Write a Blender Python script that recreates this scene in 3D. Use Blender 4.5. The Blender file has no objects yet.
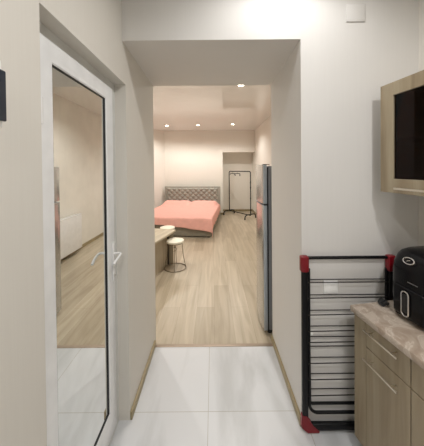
import bpy, bmesh, math, random
from mathutils import Vector, Matrix
random.seed(4)
SC = bpy.context.scene
COL = SC.collection
PI = math.pi

# ------------------------------------------------------------------ materials
def new_mat(name):
    m = bpy.data.materials.new(name); m.use_nodes = True
    nt = m.node_tree; nt.nodes.clear()
    out = nt.nodes.new('ShaderNodeOutputMaterial')
    b = nt.nodes.new('ShaderNodeBsdfPrincipled')
    nt.links.new(b.outputs[0], out.inputs[0])
    return m, nt, b

def plain(name, col, rough=.5, metal=0., spec=.5, coat=0., bump=0., bscale=200):
    m, nt, b = new_mat(name)
    b.inputs['Roughness'].default_value = rough
    b.inputs['Metallic'].default_value = metal
    b.inputs['Specular IOR Level'].default_value = spec
    b.inputs['Coat Weight'].default_value = coat
    tc = nt.nodes.new('ShaderNodeTexCoord')
    n = nt.nodes.new('ShaderNodeTexNoise'); n.inputs['Scale'].default_value = 14
    nt.links.new(tc.outputs['Object'], n.inputs['Vector'])
    r = nt.nodes.new('ShaderNodeValToRGB')
    r.color_ramp.elements[0].position = .3; r.color_ramp.elements[1].position = .7
    r.color_ramp.elements[0].color = (*[c * .95 for c in col], 1)
    r.color_ramp.elements[1].color = (*[min(1, c * 1.03) for c in col], 1)
    nt.links.new(n.outputs['Fac'], r.inputs['Fac'])
    nt.links.new(r.outputs[0], b.inputs['Base Color'])
    if bump:
        n2 = nt.nodes.new('ShaderNodeTexNoise'); n2.inputs['Scale'].default_value = bscale
        nt.links.new(tc.outputs['Object'], n2.inputs['Vector'])
        bp = nt.nodes.new('ShaderNodeBump'); bp.inputs['Strength'].default_value = bump
        bp.inputs['Distance'].default_value = .002
        nt.links.new(n2.outputs['Fac'], bp.inputs['Height'])
        nt.links.new(bp.outputs[0], b.inputs['Normal'])
    return m

def wallpaper(name, c1, c2, stripe=90, bump=.25):
    m, nt, b = new_mat(name)
    b.inputs['Roughness'].default_value = .6
    b.inputs['Specular IOR Level'].default_value = .3
    tc = nt.nodes.new('ShaderNodeTexCoord')
    mp = nt.nodes.new('ShaderNodeMapping'); mp.inputs['Scale'].default_value = (stripe, stripe, 3)
    nt.links.new(tc.outputs['Object'], mp.inputs['Vector'])
    n = nt.nodes.new('ShaderNodeTexNoise'); n.inputs['Scale'].default_value = 1; n.inputs['Detail'].default_value = 4
    nt.links.new(mp.outputs[0], n.inputs['Vector'])
    r = nt.nodes.new('ShaderNodeValToRGB')
    r.color_ramp.elements[0].position = .35; r.color_ramp.elements[1].position = .65
    r.color_ramp.elements[0].color = (*c1, 1); r.color_ramp.elements[1].color = (*c2, 1)
    nt.links.new(n.outputs['Fac'], r.inputs['Fac'])
    nt.links.new(r.outputs[0], b.inputs['Base Color'])
    bp = nt.nodes.new('ShaderNodeBump'); bp.inputs['Strength'].default_value = bump; bp.inputs['Distance'].default_value = .0015
    nt.links.new(n.outputs['Fac'], bp.inputs['Height']); nt.links.new(bp.outputs[0], b.inputs['Normal'])
    return m

def wood(name, dark, mid, light, along='Z', scale=1., rough=.45):
    m, nt, b = new_mat(name)
    b.inputs['Roughness'].default_value = rough
    tc = nt.nodes.new('ShaderNodeTexCoord')
    mp = nt.nodes.new('ShaderNodeMapping')
    s = [22 * scale] * 3; s['XYZ'.index(along)] = 1.6 * scale
    mp.inputs['Scale'].default_value = s
    nt.links.new(tc.outputs['Object'], mp.inputs['Vector'])
    n = nt.nodes.new('ShaderNodeTexNoise'); n.inputs['Scale'].default_value = 1.3; n.inputs['Detail'].default_value = 7
    n.inputs['Distortion'].default_value = .6
    nt.links.new(mp.outputs[0], n.inputs['Vector'])
    r = nt.nodes.new('ShaderNodeValToRGB')
    e = r.color_ramp.elements
    e[0].position = .32; e[0].color = (*dark, 1); e[1].position = .7; e[1].color = (*light, 1)
    q = e.new(.5); q.color = (*mid, 1)
    nt.links.new(n.outputs['Fac'], r.inputs['Fac'])
    nt.links.new(r.outputs[0], b.inputs['Base Color'])
    bp = nt.nodes.new('ShaderNodeBump'); bp.inputs['Strength'].default_value = .1; bp.inputs['Distance'].default_value = .001
    nt.links.new(n.outputs['Fac'], bp.inputs['Height']); nt.links.new(bp.outputs[0], b.inputs['Normal'])
    return m

def laminate(name):
    """planks running away from the hall, offset joints, each plank its own tone"""
    m, nt, b = new_mat(name)
    N, L = nt.nodes.new, nt.links.new
    b.inputs['Roughness'].default_value = .33
    tc = N('ShaderNodeTexCoord')
    mp = N('ShaderNodeMapping'); mp.inputs['Rotation'].default_value = (0, 0, PI / 2)
    L(tc.outputs['Object'], mp.inputs['Vector'])
    br = N('ShaderNodeTexBrick'); br.offset = .37; br.offset_frequency = 2
    br.inputs['Scale'].default_value = 1
    br.inputs['Brick Width'].default_value = 1.3; br.inputs['Row Height'].default_value = .19
    br.inputs['Mortar Size'].default_value = .0012; br.inputs['Bias'].default_value = 0
    br.inputs['Color1'].default_value = (.455, .385, .285, 1)
    br.inputs['Color2'].default_value = (.55, .475, .365, 1)
    br.inputs['Mortar'].default_value = (.34, .28, .20, 1)
    L(mp.outputs[0], br.inputs['Vector'])
    mg = N('ShaderNodeMapping'); mg.inputs['Scale'].default_value = (16, 1.1, 1)
    L(tc.outputs['Object'], mg.inputs['Vector'])
    n = N('ShaderNodeTexNoise'); n.inputs['Scale'].default_value = 1; n.inputs['Detail'].default_value = 6; n.inputs['Distortion'].default_value = 1.
    L(mg.outputs[0], n.inputs['Vector'])
    r = N('ShaderNodeValToRGB'); r.color_ramp.elements[0].position = .3; r.color_ramp.elements[1].position = .68
    r.color_ramp.elements[0].color = (.74, .72, .68, 1); r.color_ramp.elements[1].color = (1, 1, 1, 1)
    L(n.outputs['Fac'], r.inputs['Fac'])
    mx = N('ShaderNodeMix'); mx.data_type = 'RGBA'; mx.blend_type = 'MULTIPLY'; mx.inputs[0].default_value = 1
    L(br.outputs['Color'], mx.inputs[6]); L(r.outputs[0], mx.inputs[7])
    L(mx.outputs[2], b.inputs['Base Color'])
    return m

def tiles(name):
    m, nt, b = new_mat(name)
    N, L = nt.nodes.new, nt.links.new
    b.inputs['Roughness'].default_value = .34; b.inputs['Specular IOR Level'].default_value = .3
    tc = N('ShaderNodeTexCoord')
    mp = N('ShaderNodeMapping'); mp.inputs['Location'].default_value = (.044, -1.477 + 3.0, 0)
    L(tc.outputs['Object'], mp.inputs['Vector'])
    br = N('ShaderNodeTexBrick'); br.offset = 0; br.squash = 1
    br.inputs['Scale'].default_value = 1
    br.inputs['Brick Width'].default_value = .6; br.inputs['Row Height'].default_value = .6
    br.inputs['Mortar Size'].default_value = .0016; br.inputs['Bias'].default_value = 0
    br.inputs['Color1'].default_value = (.63, .645, .665, 1); br.inputs['Color2'].default_value = (.67, .68, .70, 1)
    br.inputs['Mortar'].default_value = (.42, .40, .36, 1)
    L(mp.outputs[0], br.inputs['Vector'])
    # broad soft marble clouds running diagonally
    mg = N('ShaderNodeMapping'); mg.inputs['Rotation'].default_value = (0, 0, .85); mg.inputs['Scale'].default_value = (3.4, .9, 1)
    L(tc.outputs['Object'], mg.inputs['Vector'])
    n = N('ShaderNodeTexNoise'); n.inputs['Scale'].default_value = 1.2; n.inputs['Detail'].default_value = 5; n.inputs['Distortion'].default_value = .5
    L(mg.outputs[0], n.inputs['Vector'])
    r = N('ShaderNodeValToRGB'); r.color_ramp.elements[0].position = .38; r.color_ramp.elements[1].position = .56
    r.color_ramp.elements[0].color = (.80, .80, .79, 1); r.color_ramp.elements[1].color = (1, 1, 1, 1)
    L(n.outputs['Fac'], r.inputs['Fac'])
    mx = N('ShaderNodeMix'); mx.data_type = 'RGBA'; mx.blend_type = 'MULTIPLY'; mx.inputs[0].default_value = 1
    L(br.outputs['Color'], mx.inputs[6]); L(r.outputs[0], mx.inputs[7])
    L(mx.outputs[2], b.inputs['Base Color'])
    return m

def marble_top(name):
    m, nt, b = new_mat(name)
    N, L = nt.nodes.new, nt.links.new
    b.inputs['Roughness'].default_value = .35
    tc = N('ShaderNodeTexCoord')
    n = N('ShaderNodeTexNoise'); n.inputs['Scale'].default_value = 9; n.inputs['Detail'].default_value = 6; n.inputs['Distortion'].default_value = 2.2
    L(tc.outputs['Object'], n.inputs['Vector'])
    r = N('ShaderNodeValToRGB'); e = r.color_ramp.elements
    e[0].position = .36; e[0].color = (.36, .28, .22, 1); e[1].position = .62; e[1].color = (.52, .44, .37, 1)
    q = e.new(.5); q.color = (.45, .37, .30, 1)
    q2 = e.new(.53); q2.color = (.60, .53, .46, 1); q3 = e.new(.555); q3.color = (.46, .385, .315, 1)
    L(n.outputs['Fac'], r.inputs['Fac']); L(r.outputs[0], b.inputs['Base Color'])
    return m

def emit(name, col, strength):
    m = bpy.data.materials.new(name); m.use_nodes = True
    nt = m.node_tree; nt.nodes.clear()
    o = nt.nodes.new('ShaderNodeOutputMaterial'); e = nt.nodes.new('ShaderNodeEmission')
    e.inputs[0].default_value = (*col, 1); e.inputs[1].default_value = strength
    nt.links.new(e.outputs[0], o.inputs[0]); return m

def dark_glass(name):
    m = bpy.data.materials.new(name); m.use_nodes = True
    nt = m.node_tree; nt.nodes.clear()
    N, L = nt.nodes.new, nt.links.new
    o = N('ShaderNodeOutputMaterial'); t = N('ShaderNodeBsdfTransparent'); g = N('ShaderNodeBsdfGlossy')
    t.inputs[0].default_value = (.34, .18, .09, 1); g.inputs['Roughness'].default_value = .03
    g.inputs[0].default_value = (.35, .35, .35, 1)
    f = N('ShaderNodeFresnel'); f.inputs[0].default_value = 1.45
    mx = N('ShaderNodeMixShader')
    L(f.outputs[0], mx.inputs[0]); L(t.outputs[0], mx.inputs[1]); L(g.outputs[0], mx.inputs[2]); L(mx.outputs[0], o.inputs[0])
    return m

M = {}
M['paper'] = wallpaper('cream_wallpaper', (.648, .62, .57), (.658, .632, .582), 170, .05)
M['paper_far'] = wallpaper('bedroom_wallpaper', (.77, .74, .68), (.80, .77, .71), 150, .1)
M['paper_white'] = wallpaper('white_wallpaper', (.70, .685, .665), (.71, .695, .675), 170, .05)
M['tile'] = tiles('marble_floor_tile')
M['laminate'] = laminate('oak_laminate')
M['skirt'] = wood('skirting_oak', (.24, .19, .10), (.31, .25, .14), (.37, .30, .18), 'Y')
M['oak'] = wood('sonoma_oak', (.22, .165, .10), (.31, .25, .165), (.38, .32, .225), 'Z', .6)
M['oak_pale'] = wood('sonoma_oak_pale', (.33, .27, .18), (.42, .35, .25), (.50, .43, .32), 'Z')
M['oak_y'] = wood('oak_lengthwise', (.36, .30, .21), (.47, .40, .29), (.56, .49, .37), 'Y')
M['worktop'] = marble_top('beige_marble_laminate')
M['pvc'] = plain('white_pvc', (.82, .83, .84), .3)
M['pvc_grey'] = plain('pvc_frame', (.62, .62, .60), .4)
M['gasket'] = plain('black_gasket', (.012, .013, .015), .5)
M['mirror'] = plain('mirror_glass', (.80, .82, .81), .012, 1.)
M['white_metal'] = plain('white_enamel', (.82, .82, .82), .25)
M['chrome'] = plain('chrome', (.75, .74, .72), .18, 1.)
M['steel'] = plain('brushed_steel', (.75, .69, .60), .3, 1.)
M['dark_steel'] = plain('dark_steel', (.10, .085, .07), .35, .8)
M['black'] = plain('black_enamel', (.006, .006, .007), .4, spec=.25)
M['black_gloss'] = plain('black_gloss', (.004, .004, .005), .25, spec=.22)
M['black_mat'] = plain('black_matte', (.014, .014, .014), .6)
M['red'] = plain('red_plastic', (.20, .003, .010), .35)
M['wire'] = plain('grey_brown_wire', (.03, .025, .022), .4, .4)
M['inox'] = plain('inox_silver', (.50, .50, .49), .2, .75)
M['fridge_side'] = plain('fridge_grey', (.42, .46, .50), .4, .15)
M['fridge_body'] = plain('fridge_body_grey', (.24, .245, .26), .45)
M['navy'] = plain('dark_navy_plastic', (.012, .02, .036), .3)
M['plastic'] = plain('white_plastic', (.9, .9, .89), .35)
M['pink'] = plain('pink_blanket', (.80, .43, .37), .85, spec=.2, bump=.5, bscale=60)
M['grey_fab'] = plain('grey_velour', (.31, .305, .265), .75, bump=.2)
M['grey_base'] = plain('grey_upholstery', (.25, .225, .175), .8, bump=.2)
M['cream'] = plain('cream_leatherette', (.82, .78, .66), .5)
M['lens_warm'] = emit('warm_lamp_lens', (1, .90, .72), 22)
M['lens_cool'] = emit('neutral_lamp_lens', (1, .96, .9), 18)
M['dark_glass'] = dark_glass('brown_tinted_glass')
M['threshold'] = plain('threshold_strip', (.40, .32, .25), .4, .3)
m, nt, b = new_mat('stretch_ceiling')      # satin stretch ceiling: white with a mirror-like coat
b.inputs['Base Color'].default_value = (.80, .785, .765, 1); b.inputs['Roughness'].default_value = .6
b.inputs['Coat Weight'].default_value = 1; b.inputs['Coat Roughness'].default_value = .035; b.inputs['Coat IOR'].default_value = 1.45
M['stretch'] = m
M['ceil'] = plain('white_paint', (.80, .79, .77), .8)

# ------------------------------------------------------------------ mesh helper
class MB:
    def __init__(s): s.bm = bmesh.new()
    def box(s, x0, x1, y0, y1, z0, z1, bev=0, seg=2, rot=None):
        r = bmesh.ops.create_cube(s.bm, size=1)
        vs = r['verts']
        sx, sy, sz = x1 - x0, y1 - y0, z1 - z0
        for v in vs:
            v.co = Vector(((x0 + x1) / 2 + v.co.x * sx, (y0 + y1) / 2 + v.co.y * sy, (z0 + z1) / 2 + v.co.z * sz))
        if rot is not None:
            for v in vs: v.co = rot @ v.co
        if bev:
            es = list({e for v in vs for e in v.link_edges})
            bmesh.ops.bevel(s.bm, geom=es, offset=bev, segments=seg, profile=.5, affect='EDGES')
        return s
    def tube(s, pts, r, n=10, closed=False, caps=True):
        pts = [Vector(p) for p in pts]; rings = []
        N = len(pts); up = None
        for i, p in enumerate(pts):
            if closed: t = pts[(i + 1) % N] - pts[i - 1]
            else: t = pts[min(i + 1, N - 1)] - pts[max(i - 1, 0)]
            t.normalize()
            if up is None:
                up = Vector((0, 0, 1)) if abs(t.z) < .9 else Vector((1, 0, 0))
            a = t.cross(up)
            if a.length < 1e-5: a = t.cross(Vector((0, 1, 0)))
            a.normalize(); b_ = a.cross(t).normalized(); up = b_
            rings.append([s.bm.verts.new(p + a * (r * math.cos(2 * PI * k / n)) + b_ * (r * math.sin(2 * PI * k / n))) for k in range(n)])
        m = N if closed else N - 1
        for i in range(m):
            A, B = rings[i], rings[(i + 1) % N]
            for k in range(n): s.bm.faces.new((A[k], A[(k + 1) % n], B[(k + 1) % n], B[k]))
        if caps and not closed:
            s.bm.faces.new(rings[0][::-1]); s.bm.faces.new(rings[-1])
        return s
    def lathe(s, prof, c=(0, 0, 0), n=32, M4=None):
        rings = []
        for (r, z) in prof:
            ring = []
            for k in range(n):
                v = Vector((r * math.cos(2 * PI * k / n), r * math.sin(2 * PI * k / n), z))
                if M4: v = M4 @ v
                ring.append(s.bm.verts.new(v + Vector(c)))
            rings.append(ring)
        for A, B in zip(rings, rings[1:]):
            for k in range(n): s.bm.faces.new((A[k], A[(k + 1) % n], B[(k + 1) % n], B[k]))
        s.bm.faces.new(rings[0][::-1]); s.bm.faces.new(rings[-1])
        return s
    def prism(s, pts, z0, z1, bev=0):
        a = [s.bm.verts.new((x, y, z0)) for x, y in pts]; c = [s.bm.verts.new((x, y, z1)) for x, y in pts]
        n = len(pts)
        fs = [s.bm.faces.new(a[::-1]), s.bm.faces.new(c)]
        for k in range(n): fs.append(s.bm.faces.new((a[k], a[(k + 1) % n], c[(k + 1) % n], c[k])))
        if bev:
            es = list({e for f in fs for e in f.edges})
            bmesh.ops.bevel(s.bm, geom=es, offset=bev, segments=2, profile=.5, affect='EDGES')
        return s
    def sheet(s, rows, thick=0):
        g = [[s.bm.verts.new(p) for p in r] for r in rows]
        for i in range(len(g) - 1):
            for j in range(len(g[0]) - 1):
                s.bm.faces.new((g[i][j], g[i][j + 1], g[i + 1][j + 1], g[i + 1][j]))
        return s
    def build(s, name, mat, parent=None, smooth=True):
        bmesh.ops.recalc_face_normals(s.bm, faces=s.bm.faces[:])
        me = bpy.data.meshes.new(name); s.bm.to_mesh(me); s.bm.free()
        if smooth:
            for p in me.polygons: p.use_smooth = True
            try: me.set_sharp_from_angle(angle=math.radians(35))
            except Exception: pass
        o = bpy.data.objects.new(name, me); COL.objects.link(o)
        o.data.materials.append(M[mat] if isinstance(mat, str) else mat)
        if parent: o.parent = parent
        return o

def tag(o, label, cat, group=None, kind=None):
    if label: o['label'] = label
    if cat: o['category'] = cat
    if group: o['group'] = group
    if kind: o['kind'] = kind
    return o
def thing(name, label, cat, loc=(0, 0, 0), rz=0, group=None):
    o = bpy.data.objects.new(name, None); COL.objects.link(o)
    o.location = loc; o.rotation_euler = (0, 0, rz); o.empty_display_size = .1
    return tag(o, label, cat, group)
def struct(o): o['kind'] = 'structure'; return o
def copy_tree(o, parent=None):
    c = o.copy(); COL.objects.link(c)
    if parent: c.parent = parent
    for ch in list(o.children): copy_tree(ch, c)
    return c
def arc(c, r, a0, a1, n, ax=0, ay=2):
    out = []
    for i in range(n + 1):
        a = a0 + (a1 - a0) * i / n; p = list(c); p[ax] += r * math.cos(a); p[ay] += r * math.sin(a); out.append(tuple(p))
    return out

# ------------------------------------------------------------------ layout numbers
XL, XR = -.525, .52          # side walls of the passage
YF, YB = 1.385, 2.09         # front and back of the wall between hall and bedroom
ZH = 2.30                    # underside of the passage beam
ZC = 2.79                    # ceilings
YW = 7.80                    # bedroom back wall
BXL, BXR = -1.95, 1.40       # bedroom side walls
RA = .16; RL = math.hypot(RA, 1)
RC = Vector((1.21, 1.385, 0)); RD = Vector((RA / RL, -1 / RL, 0)); RN = Vector((-1 / RL, -RA / RL, 0))
RZ = math.atan2(RD.y, RD.x) + PI / 2     # rotation so that local -Y runs along the right wall towards the viewer
def rw(D, s, z=0):           # D out from the right wall, s towards the viewer
    p = RC + RN * D + RD * s; return (p.x, p.y, z)

# ------------------------------------------------------------------ shell
w = MB(); w.box(-.86, XL, -2.3, .722, 0, ZC + .1); w.box(-.86, XL, 1.43, YB, 0, ZC + .1); w.box(-.86, XL, .722, 1.43, 2.06, ZC + .1)
w.box(-.86, -.70, .722, 1.43, 0, 2.06)
struct(w.build('wall_left', 'paper', smooth=False))
w = MB(); w.prism([(0, 0), (1, 0), (1, 1), (0, 1)], 0, 1)      # beam; its underside drops a little towards the bedroom
for v in w.bm.verts:
    a, b, c = v.co; v.co = (XL + (XR - XL) * a, YF + (YB - YF) * b, ZC + .1 if c > .5 else ZH - .02 * b)
w.box(XR, 1.75, YF, YB, 0, ZC + .1)
struct(w.build('wall_back', 'paper_white', smooth=False))
w = MB(); q = [rw(0, -.3), rw(0, 4.0), rw(-.15, 4.0), rw(-.15, -.3)]
q = [rw(0, 0), rw(0, 3.75), rw(-.2, 3.75), rw(-.2, 0)]
w.prism([(p[0], p[1]) for p in q], 0, ZC + .1)
struct(w.build('wall_right', 'paper', smooth=False))
struct(MB().box(-.86, 2.4, -2.45, -2.3, 0, ZC + .1).build('wall_rear', 'paper', smooth=False))
struct(MB().box(-.86, 2.4, -2.45, 2.03, -.12, 0).build('floor', 'tile', smooth=False))
struct(MB().box(BXL - .2, BXR + .2, 2.03, 8.6, -.12, -.0005).build('floor_bedroom', 'laminate', smooth=False))
struct(MB().box(XL, XR, 2.018, 2.05, -.005, .004, .002).build('trim_1', 'threshold'))
struct(MB().box(-.86, 2.4, -2.45, YF, ZC, ZC + .1).build('ceiling', 'ceil', smooth=False))
struct(MB().box(BXL - .2, BXR + .2, YB, YW, ZC, ZC + .1).build('ceiling_bedroom', 'stretch', smooth=False))
# bedroom walls
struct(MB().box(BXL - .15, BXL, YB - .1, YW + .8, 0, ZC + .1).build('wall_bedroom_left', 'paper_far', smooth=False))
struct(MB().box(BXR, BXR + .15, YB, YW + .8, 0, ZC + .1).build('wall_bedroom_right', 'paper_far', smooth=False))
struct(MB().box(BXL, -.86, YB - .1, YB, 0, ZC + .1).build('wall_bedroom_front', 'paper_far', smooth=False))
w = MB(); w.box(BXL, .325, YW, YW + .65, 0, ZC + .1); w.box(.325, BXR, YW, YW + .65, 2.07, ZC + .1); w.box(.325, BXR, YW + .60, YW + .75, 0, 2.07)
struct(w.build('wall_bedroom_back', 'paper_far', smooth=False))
struct(MB().prism([(-1.60, YW), (BXL, 7.36), (BXL, YW)], 0, ZC + .05).build('wall_bedroom_corner', 'paper_far', smooth=False))
# skirting
struct(MB().box(XL, XL + .014, 1.43, 2.035, 0, .052, .003).build('baseboard_left', 'skirt'))
struct(MB().box(XR - .014, XR, YF, YB, 0, .052, .003).build('baseboard_right', 'skirt'))
b_ = MB(); b_.box(BXR - .016, BXR, YB, YW + .6, 0, .065, .003)
struct(b_.build('baseboard_bedroom_right', 'skirt'))
b_ = MB(); b_.box(-1.6, .325, YW - .015, YW, 0, .065, .003); b_.box(.325, BXR - .016, YW + .585, YW + .6, 0, .065, .003); b_.box(.325, .34, YW, YW + .585, 0, .065, .003)
struct(b_.build('baseboard_bedroom_back', 'skirt'))

# ------------------------------------------------------------------ PVC door with mirror glass (in the left wall recess)
Y0, Y1, ZT = .722, 1.43, 2.06
gy0, gy1, gz0, gz1 = .872, 1.300, .175, 1.940
d = thing('door_1', None, None, (0, 0, 0)); struct(d)
f = MB()
f.box(-.70, -.592, Y0, .79, 0, ZT); f.box(-.70, -.592, 1.387, Y1, 0, ZT); f.box(-.70, -.592, .79, 1.387, 2.022, ZT)
f.box(-.70, -.592, .79, 1.387, 0, .03)
f.build('door_frame', 'pvc_grey', d, smooth=False)
def rect_frame(prof, ya, yb, za, zb):
    """mitred frame: prof = (inset from the outer edge, x) points; insets may differ per side"""
    m = MB(); bm = m.bm; rings = []
    for (o, x) in prof:
        rings.append([bm.verts.new((x, ya + o, za + o * (gz0 - za) / (gy0 - ya))), bm.verts.new((x, yb - o, za + o * (gz0 - za) / (gy0 - ya))), bm.verts.new((x, yb - o, zb - o)), bm.verts.new((x, ya + o, zb - o))])
    n = len(rings)
    for i in range(n):
        A, B = rings[i], rings[(i + 1) % n]
        for k in range(4): bm.faces.new((A[k], A[(k + 1) % 4], B[(k + 1) % 4], B[k]))
    return m
g_ = .080
rect_frame([(0, -.665), (0, -.589), (.004, -.585), (.054, -.585), (.058, -.587), (.060, -.587), (g_ - .004, -.588), (g_, -.592), (g_, -.665)], gy0 - g_, gy1 + g_ + .003, .032, gz1 + g_).build('door_leaf', 'pvc', d)
gk = MB()
for (ya, yb, za, zb) in ((gy0 + .0005, gy0 + .004, gz0, gz1), (gy1 - .003, gy1 + .003, gz0, gz1), (gy0 + .004, gy1 - .003, gz1 - .004, gz1), (gy0 + .004, gy1 - .003, gz0, gz0 + .004)):
    gk.box(-.625, -.593, ya, yb, za, zb)
gk.build('gasket', 'gasket', d, smooth=False)
MB().box(-.625, -.5985, gy0 + .004, gy1 - .003, gz0 + .004, gz1 - .004).build('mirror_pane', 'mirror', d, smooth=False)
hp = MB().box(-.585, -.577, 1.345, 1.371, .895, 1.125, .0035).build('handle_plate', 'white_metal', d)
lv = MB(); lv.tube([(-.578, 1.358, 1.060), (-.552, 1.358, 1.062), (-.541, 1.354, 1.062), (-.535, 1.343, 1.062), (-.534, 1.325, 1.058), (-.536, 1.29, 1.048), (-.540, 1.262, 1.034)], .0068, 12)
lv.build('lever', 'white_metal', hp)
kh = MB(); kh.lathe([(.0, 0), (.009, 0), (.009, .004), (0.0001, .004)], (-.577, 1.358, .935), 16, Matrix.Rotation(PI / 2, 4, 'Y'))
kh.build('keyhole', 'chrome', hp)
for z in (.35, 1.75):
    MB().lathe([(.0001, -.045), (.009, -.045), (.009, .045), (.0001, .045)], (-.583, .797, z), 12).build('hinge', 'white_metal', d)

# ------------------------------------------------------------------ upper cabinet
zb, zt = 1.412, 1.986
uc = thing('wall_cabinet', 'oak wall cabinet with brown tinted glass door hanging on the right wall', 'cabinet', rw(0, .045, zb), RZ)
# local frame: x = towards wall is +? ; local -y runs towards viewer, local -x runs out from the wall
H_ = zt - zb; W_ = .60; D_ = .28
c = MB(); t = .016
c.box(-D_, -.002, -t, 0, 0, H_); c.box(-D_, -.002, -W_, -W_ + t, 0, H_); c.box(-D_, -.002, -W_ + t, -t, 0, t); c.box(-D_, -.002, -W_ + t, -t, H_ - t, H_)
c.box(-.008, -.002, -W_ + t, -t, t, H_ - t)
c.build('body', 'oak', uc, smooth=False)
MB().box(-D_ + .02, -.009, -W_ + t, -t, .27, .285).build('shelf', 'oak', uc, smooth=False)
fr = MB(); x0, x1 = -.30, -D_ - .001; fw = .076
fr.box(x0, x1, -fw, 0, 0, H_, .0015, 1); fr.box(x0, x1, -W_, -W_ + fw, 0, H_, .0015, 1)
fr.box(x0, x1, -W_ + fw, -fw, H_ - .069, H_, .0015, 1); fr.box(x0, x1, -W_ + fw, -fw, 0, .073, .0015, 1)
dr = fr.build('door', 'oak', uc)
MB().box(-.291, -.286, -W_ + fw - .004, -fw + .004, .069, H_ - .065).build('glass_pane', 'dark_glass', dr, smooth=False)
h = MB(); h.box(-.322, -.316, -.50, -.098, .020, .030, .002); h.box(-.317, -.299, -.49, -.482, .021, .029); h.box(-.317, -.299, -.118, -.11, .021, .029)
h.build('handle', 'steel', dr)

# ------------------------------------------------------------------ base cabinets
def base_unit(label, s0, s1, filler=0., hl=.182):
    W = s1 - s0
    o = thing('base_cabinet', label, 'cabinet', rw(0, s0, 0), RZ, None)
    c = MB(); D = .452
    c.box(-D, -.002, -W + .0005, -.0005, .10, .772)
    c.build('body', 'oak', o, smooth=False)
    MB().box(-D + .045, -D + .06, -W + .0005, -.0005, 0, .0995).build('kickboard', 'oak', o, smooth=False)
    if filler: MB().box(-.471, -D - .0005, -filler + .001, -.0005, .10, .770, .001, 1).build('filler_strip', 'oak', o)
    a = filler + .0015
    def bar(z, par):
        h = MB(); c0 = a + .012 if filler else W / 2 - hl / 2; c1 = c0 + hl
        h.box(-.504, -.498, -c1, -c0, z - .004, z + .004, .0015)
        h.build('handle', 'steel', par)
        for y in (-c1 + .03, -c0 - .03):
            MB().tube([(-.4725, y, z), (-.4985, y, z)], .0035, 8).build('handle_post', 'steel', par)
    dw = MB().box(-.471, -D - .0005, -W + .0015, -a, .641, .770, .0015, 1).build('drawer', 'oak_pale' if 0 else 'oak', o)
    bar(.738, dw)
    dd = MB().box(-.471, -D - .0005, -W + .0015, -a, .10, .637, .0015, 1).build('door', 'oak', o)
    bar(.592, dd)
    return o
base_unit('oak base cabinet at the far end, next to the folded drying rack', .055, .362, .078)
base_unit('oak base cabinet nearest the viewer, cut by the right picture edge', .363, .95)
wt = MB(); wt.prism([(-.490, 0), (-.490, -.86), (-.001, -.86), (-.001, 0)], 0, .032, .006)
wt = wt.build('worktop', 'worktop'); wt.location = rw(0, .045, .773); wt.rotation_euler = (0, 0, RZ)
tag(wt, 'beige marbled laminate worktop lying on the oak base cabinets', 'worktop')
ZW = .805

# ------------------------------------------------------------------ air fryer
fx = thing('air_fryer', 'black air fryer with chrome oval handle ring on the marbled worktop', 'air fryer', rw(.200, .230, ZW), RZ)
def sq(cx, cy, hx, hy, n, e=4.):
    out = []
    for k in range(n):
        a = 2 * PI * k / n; ca, sa = math.cos(a), math.sin(a)
        out.append((cx + hx * math.copysign(abs(ca) ** (2 / e), ca), cy + hy * math.copysign(abs(sa) ** (2 / e), sa)))
    return out
def loft(rings, nm, mat, par):
    m = MB(); R = [[m.bm.verts.new((x, y, z)) for x, y in r] for r, z in rings]; n = len(R[0])
    for A, B in zip(R, R[1:]):
        for k in range(n): m.bm.faces.new((A[k], A[(k + 1) % n], B[(k + 1) % n], B[k]))
    m.bm.faces.new(R[0][::-1]); m.bm.faces.new(R[-1])
    return m.build(nm, mat, par)
loft([(sq(0, 0, .118, .108, 48), .012), (sq(0, 0, .126, .116, 48), .022), (sq(0, 0, .130, .121, 48), .10), (sq(.001, 0, .129, .121, 48), .22),
      (sq(.004, 0, .126, .119, 48), .265), (sq(.012, 0, .117, .115, 48), .297), (sq(.020, 0, .107, .108, 48), .315), (sq(.028, 0, .09, .093, 48), .327), (sq(.034, 0, .06, .06, 48), .333), (sq(.036, 0, .02, .02, 48), .335)], 'body', 'black_gloss', fx)
# pull-out basket front, slightly proud
MB().box(-.139, -.10, -.075, .075, .024, .165, .012, 4).build('basket_front', 'black_gloss', fx)
def oval(c, hy, hz, n=40, tilt=0.):
    return [(c[0] + tilt * hz * math.sin(2 * PI * k / n), c[1] + hy * math.cos(2 * PI * k / n), c[2] + hz * math.sin(2 * PI * k / n)) for k in range(n)]
st = []
for k in range(20): a = PI * k / 19; st.append((-.146, .017 * math.cos(a) + .004, .133 + .017 * math.sin(a)))
for k in range(20): a = PI + PI * k / 19; st.append((-.146, .017 * math.cos(a) + .004, .050 + .017 * math.sin(a)))
hb = MB().tube(st, .003, 8, closed=True).build('handle_ring', 'chrome', fx)
MB().box(-.1445, -.138, -.011, .019, .047, .136, .003).build('handle_inset', 'black_mat', fx)
# badge on the sloping shoulder
bd = MB().tube(oval((-.1185, .010, .292), .026, .013, 40, .62), .0024, 8, closed=True).build('badge_ring', 'chrome', fx)
MB().tube([(-.122, .018, .288), (-.1185, .011, .2935), (-.116, .003, .296)], .0018, 6).build('badge_mark', 'chrome', fx)
MB().box(-.1302, -.127, -.042, .006, .192, .196, 0).build('name_strip', plain('dim_grey_print', (.10, .10, .10), .5), fx)
for yy in (-.08, .08):
    for xx in (-.095, .095):
        MB().lathe([(.0001, 0), (.014, 0), (.014, .013), (.0001, .013)], (xx, yy, 0), 14).build('foot', 'dark_steel', fx)

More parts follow.
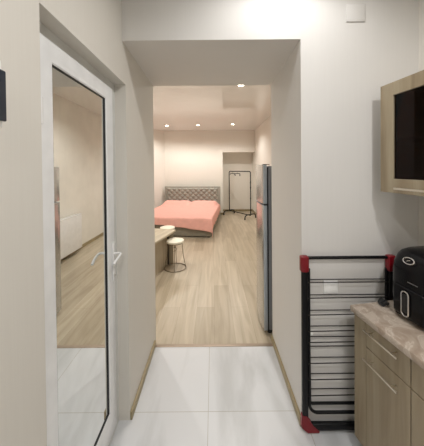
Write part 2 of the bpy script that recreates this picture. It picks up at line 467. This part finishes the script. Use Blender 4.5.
# power lead coiled behind it
cp = []
for i in range(90):
    a = i * .42; r = .019 + .006 * math.sin(i * .9)
    cp.append((r * math.cos(a), r * .8 * math.sin(a), .006 + .022 * i / 90 + .003 * math.sin(i * 1.7)))
pc = MB().tube(cp, .0032, 6).build('power_cord', 'black_mat')
pc.location = rw(.32, .085, ZW); tag(pc, 'small bundle of black power cord on the worktop beside the air fryer', 'cord')

# ------------------------------------------------------------------ folded drying rack, leaning flat on the back wall
rk = thing('drying_rack', 'folded black clothes drying rack with red plastic corners standing against wall', 'drying rack', (.529, 1.357, 0))
RWD = .498
def rrect(x0, x1, z0, z1, r, y, n=6):
    p = []
    p += arc((x1 - r, y, z1 - r), r, 0, PI / 2, n); p += arc((x0 + r, y, z1 - r), r, PI / 2, PI, n)
    p += arc((x0 + r, y, z0 + r), r, PI, 1.5 * PI, n); p += arc((x1 - r, y, z0 + r), r, 1.5 * PI, 2 * PI, n)
    return p
for xx in (-.004, RWD):
    MB().box(xx - .017, xx + .017, -.012, .012, .05, 1.0, .006, 3).build('post', 'black', rk)
MB().tube([(0, 0, 1.024), (RWD, 0, 1.024)], .009, 12).build('top_bar', 'black', rk)
MB().box(.0, RWD, -.012, .012, .016, .056, .007, 3).build('bottom_bar', 'black', rk)
MB().tube([(.0225, .004, .96), (.0225, .004, .5), (.0235, 0, .30)] + arc((.0235 + .045, -.001, .162), .045, PI, 1.5 * PI, 8) + arc((RWD - .0715, -.001, .162), .045, 1.5 * PI, 2 * PI, 8) + [(RWD - .0265, 0, .30), (RWD - .0225, .004, .5), (RWD - .0225, .004, .96)], .0085, 10).build('inner_frame', 'black', rk)
MB().box(.03, RWD - .03, -.010, .004, .168, .179, .003, 2).build('lower_bar', 'black', rk)
for xx in (-.004, RWD):
    MB().box(xx - .024, xx + .022, -.019, .019, .945, 1.036, .008, 3).build('corner_cap', 'red', rk)
for sx, xx in ((1, -.004), (-1, RWD + .004)):
    p = [(xx - .020 * sx, .112), (xx + .012 * sx, .108), (xx + .022 * sx, .072), (xx + .045 * sx, .048), (xx + .082 * sx, .018), (xx + .082 * sx, .003), (xx + .012 * sx, .003), (xx - .024 * sx, .035)]
    m = MB(); a = [m.bm.verts.new((x, -.013, z)) for x, z in p]; b2 = [m.bm.verts.new((x, .014, z)) for x, z in p]
    m.bm.faces.new(a); m.bm.faces.new(b2[::-1])
    for k in range(len(p)): m.bm.faces.new((a[k], b2[k], b2[(k + 1) % len(p)], a[(k + 1) % len(p)]))
    bmesh.ops.bevel(m.bm, geom=m.bm.edges[:], offset=.004, segments=2, affect='EDGES')
    m.build('foot', 'red', rk)
for za, zc in ((.91, .91), (.893, .893), (.822, .822), (.803, .806), (.734, .734), (.706, .712), (.643, .643), (.612, .618), (.582, .582), (.548, .553), (.527, .527), (.463, .463), (.427, .433), (.369, .369), (.333, .338), (.281, .281), (.240, .247)):
    y = .012 if za in (.91, .822, .734, .643, .582, .527, .463, .369, .281) else -.006
    k_ = (1.357 + y) / 1.33; za, zc = 1.55 - (1.55 - za) * k_, 1.55 - (1.55 - zc) * k_
    MB().tube([(.008, y, za), (RWD - .008, y, zc)], .0028, 6).build('wire', 'wire', rk)
MB().box(.030, .046, -.004, .010, .572, .590, .004).build('latch', 'plastic', rk)

# switch / socket plate and covered junction box on the wall
sw = thing('wall_socket', 'white square socket plate on the wall behind the drying rack', 'socket', (.689, YF, .843))
MB().box(-.042, .042, -.009, 0, -.042, .042, .003).build('plate', 'plastic', sw)
MB().box(-.030, .030, -.012, -.0095, -.036, .024, .002).build('rocker', 'plastic', sw)
jb = MB().box(.785, .895, YF - .006, YF, 2.395, 2.50, .004).build('junction_cover', 'paper_white')
tag(jb, 'papered-over square junction cover high on the white wall right of the passage', 'cover')

# intercom at the left edge
ic = thing('intercom', 'wall intercom with dark front panel on white base at left picture edge', 'intercom', (XL, .388, 1.727))
MB().box(0, .038, -.10, .165, -.083, .083, .012, 4).build('base_plate', 'plastic', ic)
MB().box(.0382, .046, -.10, .162, -.065, .052, .003, 3).build('front_panel', 'navy', ic)

# ------------------------------------------------------------------ refrigerator
fg = thing('refrigerator', 'slim silver two-door refrigerator standing just past the passage on the right', 'refrigerator', (.45, 2.17, 0))
MB().box(.062, .60, .004, .367, .03, 1.565, .008, 2).build('body', 'fridge_body', fg)
def fdoor(z0, z1):
    m = MB(); pts = []
    for k in range(9):
        y = .004 + .362 * k / 8; pts.append((.012 - .012 * math.sin(PI * k / 8), y))
    pts[0] = (.014, .0); pts[-1] = (.014, .370)
    pts += [(.048, .370), (.048, 0)]
    m.prism(pts, z0, z1, .003)
    return m
up = fdoor(1.212, 1.575); lo = fdoor(.03, 1.198)
for nm, m_ in (('freezer_door', up), ('fridge_door', lo)):
    o = m_.build(nm, 'inox', fg)
    o.data.materials.append(M['fridge_side'])
    for p in o.data.polygons:
        if p.center.x > .0135 or abs(p.normal.z) > .6: p.material_index = 1
MB().box(.049, .0615, .010, .362, .04, 1.55).build('door_gasket', 'gasket', fg)
MB().box(.012, .075, .006, .04, 1.5755, 1.581, .002).build('hinge_cover', 'black', fg)
MB().box(.018, .046, -.004, .03, 1.199, 1.211, .002).build('hinge', 'black', fg)
for xx in (.07, .56):
    for yy in (.03, .335):
        MB().lathe([(.0001, 0), (.02, 0), (.02, .03), (.0001, .03)], (xx, yy, 0), 14).build('foot', 'black_mat', fg)
MB().box(.055, .58, .02, .35, .006, .03).build('plinth', 'black_mat', fg)

# ------------------------------------------------------------------ bed
BR = math.atan2(-.115, 1)
bed = thing('bed', 'double bed with grey button-tufted headboard and upholstered base by back wall', 'bed', (-.045, 5.20, 0), BR)
BW, BLn = 1.74, 2.24
MB().box(-BW, 0, 0, .05, .02, .29, .018, 3).build('footboard', 'grey_base', bed)
for xx in (-BW, -.05):
    MB().box(xx, xx + .05, .051, BLn - .01, .02, .29, .015, 3).build('side_rail', 'grey_base', bed)
MB().box(-BW + .06, -.06, .06, BLn - .02, .16, .41, .05, 4).build('mattress', plain('mattress_white', (.7, .68, .64), .9), bed)
for xx in (-BW + .04, -.10):
    for yy in (.02, BLn - .12):
        MB().box(xx, xx + .06, yy, yy + .06, 0, .022).build('leg', 'black_mat', bed)
# headboard: frame + tufted cushion with buttons
hbx0, hbx1 = -BW - .06, .01
hb_ = MB().box(hbx0, hbx1, BLn, BLn + .075, .02, .965, .012, 3).build('headboard', 'grey_fab', bed)
nx, nz = 150, 60; rows = []
px0, px1, pz0, pz1 = hbx0 + .07, hbx1 - .07, .42, .915
cw, ch = .175, .155
def tuft(x, z):
    u, v = (x - px0) / cw, (pz1 - .03 - z) / ch
    a = abs(math.sin(PI * (u + v) / 1)); b2 = abs(math.sin(PI * (u - v) / 1))
    return (a * b2) ** .45
for i in range(nz + 1):
    z = pz0 + (pz1 - pz0) * i / nz; r = []
    for j in range(nx + 1):
        x = px0 + (px1 - px0) * j / nx
        edge = min(1, min(j, nx - j, i, nz - i) / 4)
        r.append((x, BLn - .004 - edge * (.008 + .034 * tuft(x, z)), z))
    rows.append(r)
cu = MB().sheet(rows).build('tufted_panel', 'grey_fab', hb_)
bt = []
for i in range(-1, 22):
    for k in range(1, 6):
        for off in (0, .5):
            u, v = i + off, (k - 1) + off
            x, z = px0 + u * cw, pz1 - .03 - v * ch
            if px0 + .05 < x < px1 - .05 and .58 < z < pz1 - .02: bt.append((x, z))
for (x, z) in bt:
    MB().lathe([(.0001, -.006), (.010, -.005), (.013, 0), (.010, .005), (.0001, .007)], (x, BLn - .018, z), 10, Matrix.Rotation(PI / 2, 4, 'X')).build('button', 'grey_fab', hb_)

# pink blanket
rows = []; hw = (BW - .04) / 2; cx = -BW / 2; NS, NT = 80, 90
for i in range(NT + 1):
    tt = -.34 + (2.18 + .34) * i / NT; r = []
    for j in range(NS + 1):
        # side hang length varies: long at foot corner, short at head
        side = .20 if tt > 1.8 else .24
        s = -hw - side + (2 * hw + 2 * side) * j / NS
        ex = max(0, abs(s) - hw)
        k = (s + hw) / (2 * hw); k = max(0, min(1.12, k))
        fl_ = (.15 + .16 * k ** 1.6)
        t2 = tt if tt > 0 else tt * fl_ / .34
        ey = max(0, -t2)
        zt_ = .435 + .125 * math.exp(-((tt - 1.85) / .28) ** 2) * (1 - .35 * math.exp(-((s - .02) / .07) ** 2)) * (1 if abs(s) < hw - .1 else max(0, (hw - abs(s)) / .1)) 
        if tt > 2.0: zt_ -= (tt - 2.0) * .2
        rd = .03
        def roll(e):
            if e <= 0: return 0, 0
            if e < rd * PI / 2: a = e / rd; return rd * math.sin(a), rd * (1 - math.cos(a))
            return rd + .05 * (e - rd * PI / 2), rd + (e - rd * PI / 2)
        ox, dx_ = roll(ex); oy, dy_ = roll(ey)
        drop = dx_ + dy_ if not (ex > 0 and ey > 0) else max(dx_, dy_) + .42 * min(dx_, dy_)
        x = cx + (max(-hw, min(hw, s))) + math.copysign(ox, s)
        y = -.012 + max(0, t2) - oy
        if ex > 0 and ey > 0: x += math.copysign(.01 , s); y -= .01
        z = zt_ - drop + .003 * math.sin(s * 13 + tt * 5) + .002 * math.sin(tt * 23)
        rip = .006 * math.sin(s * 16 + 1) * min(1, ey / .1); y -= rip
        x += .006 * math.sin(tt * 17) * min(1, ex / .1)
        r.append((x, y, z))
    rows.append(r)
bk = MB().sheet(rows).build('blanket', 'pink')
bk.location = bed.location; bk.rotation_euler = (0, 0, BR)
sm = bk.modifiers.new('thickness', 'SOLIDIFY'); sm.thickness = .008; sm.offset = 1
tag(bk, 'salmon pink blanket spread over the double bed, hanging at the foot', 'blanket')

# ------------------------------------------------------------------ low table, two stools
TZ = .55; ta = math.atan2(.62, .165) - PI / 2
tb = thing('low_table', 'light oak low table jutting out from behind the left wall of passage', 'table', (-.617, 3.824, 0), ta)
MB().box(-.50, 0, -1.15, 0, TZ - .032, TZ, .003).build('tabletop', 'oak_y', tb)
MB().box(-.122, -.105, -1.06, -.11, .0, TZ - .033).build('side_panel', 'oak_pale', tb, smooth=False)
MB().box(-.46, -.03, -.05, -.032, .0, TZ - .033).build('end_panel', 'oak_pale', tb, smooth=False)
MB().box(-.46, -.03, -1.12, -1.102, .0, TZ - .033).build('end_panel', 'oak_pale', tb, smooth=False)
MB().box(-.100, -.078, -.108, -.085, .0, TZ - .033, .002).build('leg', 'dark_steel', tb)

def make_stool(label, loc):
    s = thing('stool', label, 'stool', loc, .5, None)
    M.setdefault('bronze', plain('bronze_leg', (.22, .18, .13), .35, .6))
    MB().lathe([(.0001, .400), (.125, .400), (.139, .408), (.142, .42), (.137, .434), (.115, .441), (.0001, .443)], n=40).build('seat', 'cream', s)
    MB().lathe([(.0001, .390), (.120, .390), (.120, .3995), (.0001, .3995)], n=32).build('seat_base', 'bronze', s)
    for k in range(4):
        a = PI / 4 + k * PI / 2 + .35
        MB().tube([(.108 * math.cos(a), .108 * math.sin(a), .3895), (.125 * math.cos(a), .125 * math.sin(a), .2), (.160 * math.cos(a), .160 * math.sin(a), .012)], .0048, 8).build('leg', 'bronze', s)
    MB().tube([(.165 * math.cos(2 * PI * k / 48), .165 * math.sin(2 * PI * k / 48), .008) for k in range(48)], .0055, 8, closed=True).build('foot_ring', 'bronze', s)
    return s
s1 = make_stool('round cream stool on thin metal legs in front of the low table', (-.598, 3.655, 0))
s2 = copy_tree(s1); s2.location = (-.875, 4.45, 0); s2.rotation_euler.z = 1.1
s2['label'] = 'second cream stool, only its seat showing behind the low table'
# keep the near stool clear of the table
s1.location = (-.600, 3.64, 0)

# ------------------------------------------------------------------ garment rack in the niche
gA, gB = Vector((.54, 7.86, 0)), Vector((1.13, 7.10, 0))
gl = (gB - gA).length; ga = math.atan2((gB - gA).y, (gB - gA).x)
gr = thing('garment_rack', 'slim black garment rack standing empty at the wall niche', 'clothes rack', gA, ga)
pts = [(0, 0, .12)] + [(0, 0, .9)] + arc((.05, 0, 1.385), .05, PI, PI / 2, 6) + arc((gl - .05, 0, 1.385), .05, PI / 2, 0, 6) + [(gl, 0, .9), (gl, 0, .12)]
MB().tube(pts, .015, 10).build('frame', 'black', gr)
MB().tube([(0, 0, .125), (gl, 0, .10)], .014, 8).build('cross_bar', 'black', gr)
for xx in (0, gl):
    sk = [(xx, -.25, .03), (xx, -.245, .08), (xx, -.21, .12), (xx, -.14, .135), (xx, .12, .135), (xx, .19, .12), (xx, .215, .08), (xx, .22, .03)]
    MB().tube(sk, .016, 8).build('foot_bar', 'black', gr)
    for yy in (-.25, .22):
        MB().lathe([(.0001, -.012), (.022, -.012), (.022, .012), (.0001, .012)], (xx, yy, .023), 16, Matrix.Rotation(PI / 2, 4, 'Y')).build('caster', 'black_mat', gr)
for z in (.62, .95, 1.1):
    MB().tube([(gl, 0, z - .025), (gl, 0, z + .025)], .019, 10).build('clamp', 'black', gr)
def hanger(loc, rz, label, clip):
    h = thing('clothes_hanger', label, 'hanger', loc, rz)
    w_ = .10 if clip else .07
    MB().tube([(-w_, 0, -.115), (-w_, 0, -.075), (0, 0, -.07), (w_, 0, -.075), (w_, 0, -.115)], .011, 8).build('bar', 'black', h)
    MB().tube([(0, 0, -.07), (0, 0, -.03)] + arc((0, 0, -.006), .0165, -PI / 2, PI, 10), .0028, 6).build('hook', 'black', h)
    if clip:
        for s in (-w_, w_): MB().box(s - .012, s + .012, -.008, .008, -.15, -.112, .003).build('clip', 'black', h)
    return h
dirv = (gB - gA).normalized()
p = gA + dirv * .40; hanger((p.x, p.y, 1.436), ga + .1, 'black clip hanger hooked on the garment rack near its middle', True)
p = gA + dirv * .16; hanger((p.x, p.y, 1.436), ga + .9, 'small dark hanger hooked on the garment rack near its left corner', False)

# ------------------------------------------------------------------ radiator on the bedroom right wall (seen in the mirror)
rd_ = thing('radiator', 'white panel radiator on bedroom wall, seen reflected in the mirrored door', 'radiator', (BXR, 4.42, .085))
MB().box(-.115, -.095, -1.15, 0, 0, .62, .004).build('front_panel', 'white_metal', rd_)
MB().box(-.055, -.035, -1.15, 0, 0, .62, .004).build('rear_panel', 'white_metal', rd_)
g = MB(); g.box(-.118, -.032, -1.155, .005, .621, .632, .002)
g.build('top_grille', 'white_metal', rd_)
fn = MB()
for k in range(28): fn.box(-.094, -.056, -1.12 + k * .04, -1.115 + k * .04, .03, .59)
fn.build('fins', 'white_metal', rd_, smooth=False)
for y in (-1.0, -.15): MB().box(-.0345, 0, y - .02, y + .02, .05, .56).build('bracket', 'white_metal', rd_)

# ------------------------------------------------------------------ lamps
def downlight(loc, label, warm=True, power=30, r=.045, group=None, spot=150):
    o = thing('ceiling_downlight', label, 'ceiling light', loc, 0, group)
    MB().lathe([(r + .014, 0), (r + .012, -.006), (r, -.008), (r - .002, -.004), (r - .002, 0)], n=28).build('trim_ring', 'white_metal', o)
    MB().lathe([(.0001, -.0045), (r - .003, -.0045), (r - .003, -.001), (.0001, -.001)], n=28).build('lens', 'lens_warm' if warm else 'lens_cool', o)
    L = bpy.data.lights.new('lamp', 'SPOT'); L.energy = power; L.spot_size = math.radians(spot); L.spot_blend = .6
    L.shadow_soft_size = .04; L.color = (1, .97, .91) if warm else (1, .985, .965)
    l = bpy.data.objects.new('lamp_light', L); COL.objects.link(l); l.location = (loc[0], loc[1], loc[2] - .02)
    return o
PW = 62
rowb = ['leftmost of the three round downlights near the bedroom back wall', 'middle of the three round downlights near the bedroom back wall', 'rightmost of the three round downlights near the bedroom back wall']
for (x, y), lb in zip(((-1.33, 6.82), (-.42, 6.78), (.57, 6.70)), rowb):
    downlight((x, y, ZC), lb, True, PW, group='bedroom ceiling downlights')
downlight((.43, 3.53, ZC), 'round downlight just below the edge of the passage beam', True, PW, group='bedroom ceiling downlights')
downlight((-.42, 3.40, ZC), 'added bedroom fill downlight, unseen behind the passage beam, left of the visible one', True, PW, group='bedroom ceiling downlights')  # unseen lamp, added to help light the bedroom
downlight((-1.33, 3.40, ZC), 'added bedroom fill downlight, unseen behind the passage beam, farthest left', True, PW, group='bedroom ceiling downlights')  # second unseen lamp added for bedroom light, farther left
downlight((.41, .97, ZC), 'hall ceiling downlight close to the passage beam, above the picture', False, 26, .05, 'hall ceiling downlights', 165)
downlight((.65, -.20, ZC), 'hall ceiling downlight right of the viewer, above the picture', False, 66, .05, 'hall ceiling downlights', 165)
downlight((.05, -1.40, ZC), 'added hall fill downlight, unseen far behind the viewer', False, 52, .05, 'hall ceiling downlights', 165)  # fill lamp added out of view to brighten the hall

wd = bpy.data.worlds.new('World'); SC.world = wd; wd.use_nodes = True
wd.node_tree.nodes['Background'].inputs[0].default_value = (.9, .92, 1, 1); wd.node_tree.nodes['Background'].inputs[1].default_value = .05

# ------------------------------------------------------------------ camera
cam = bpy.data.cameras.new('Camera'); co = bpy.data.objects.new('Camera', cam); COL.objects.link(co)
cam.sensor_fit = 'HORIZONTAL'; cam.sensor_width = 36; cam.lens = 36 * 235 / 424
cam.shift_x = -1 / 424; cam.shift_y = -(223 - 170.8) / 424
cam.clip_start = .02
PIT, ROLL = .012, .009
co.matrix_world = Matrix.Translation((0, 0, 1.55)) @ Matrix.Rotation(PI / 2 - PIT, 4, 'X') @ Matrix.Rotation(-ROLL, 4, 'Z')
SC.camera = co
SC.view_settings.view_transform = 'Standard'; SC.view_settings.look = 'None'
SC.view_settings.gamma = 1; SC.view_settings.use_curve_mapping = False
SC.view_settings.exposure = 0.0
SC.cycles.max_bounces = 12; SC.cycles.diffuse_bounces = 6; SC.cycles.glossy_bounces = 6; SC.cycles.transparent_max_bounces = 8
SC.cycles.sample_clamp_indirect = 6
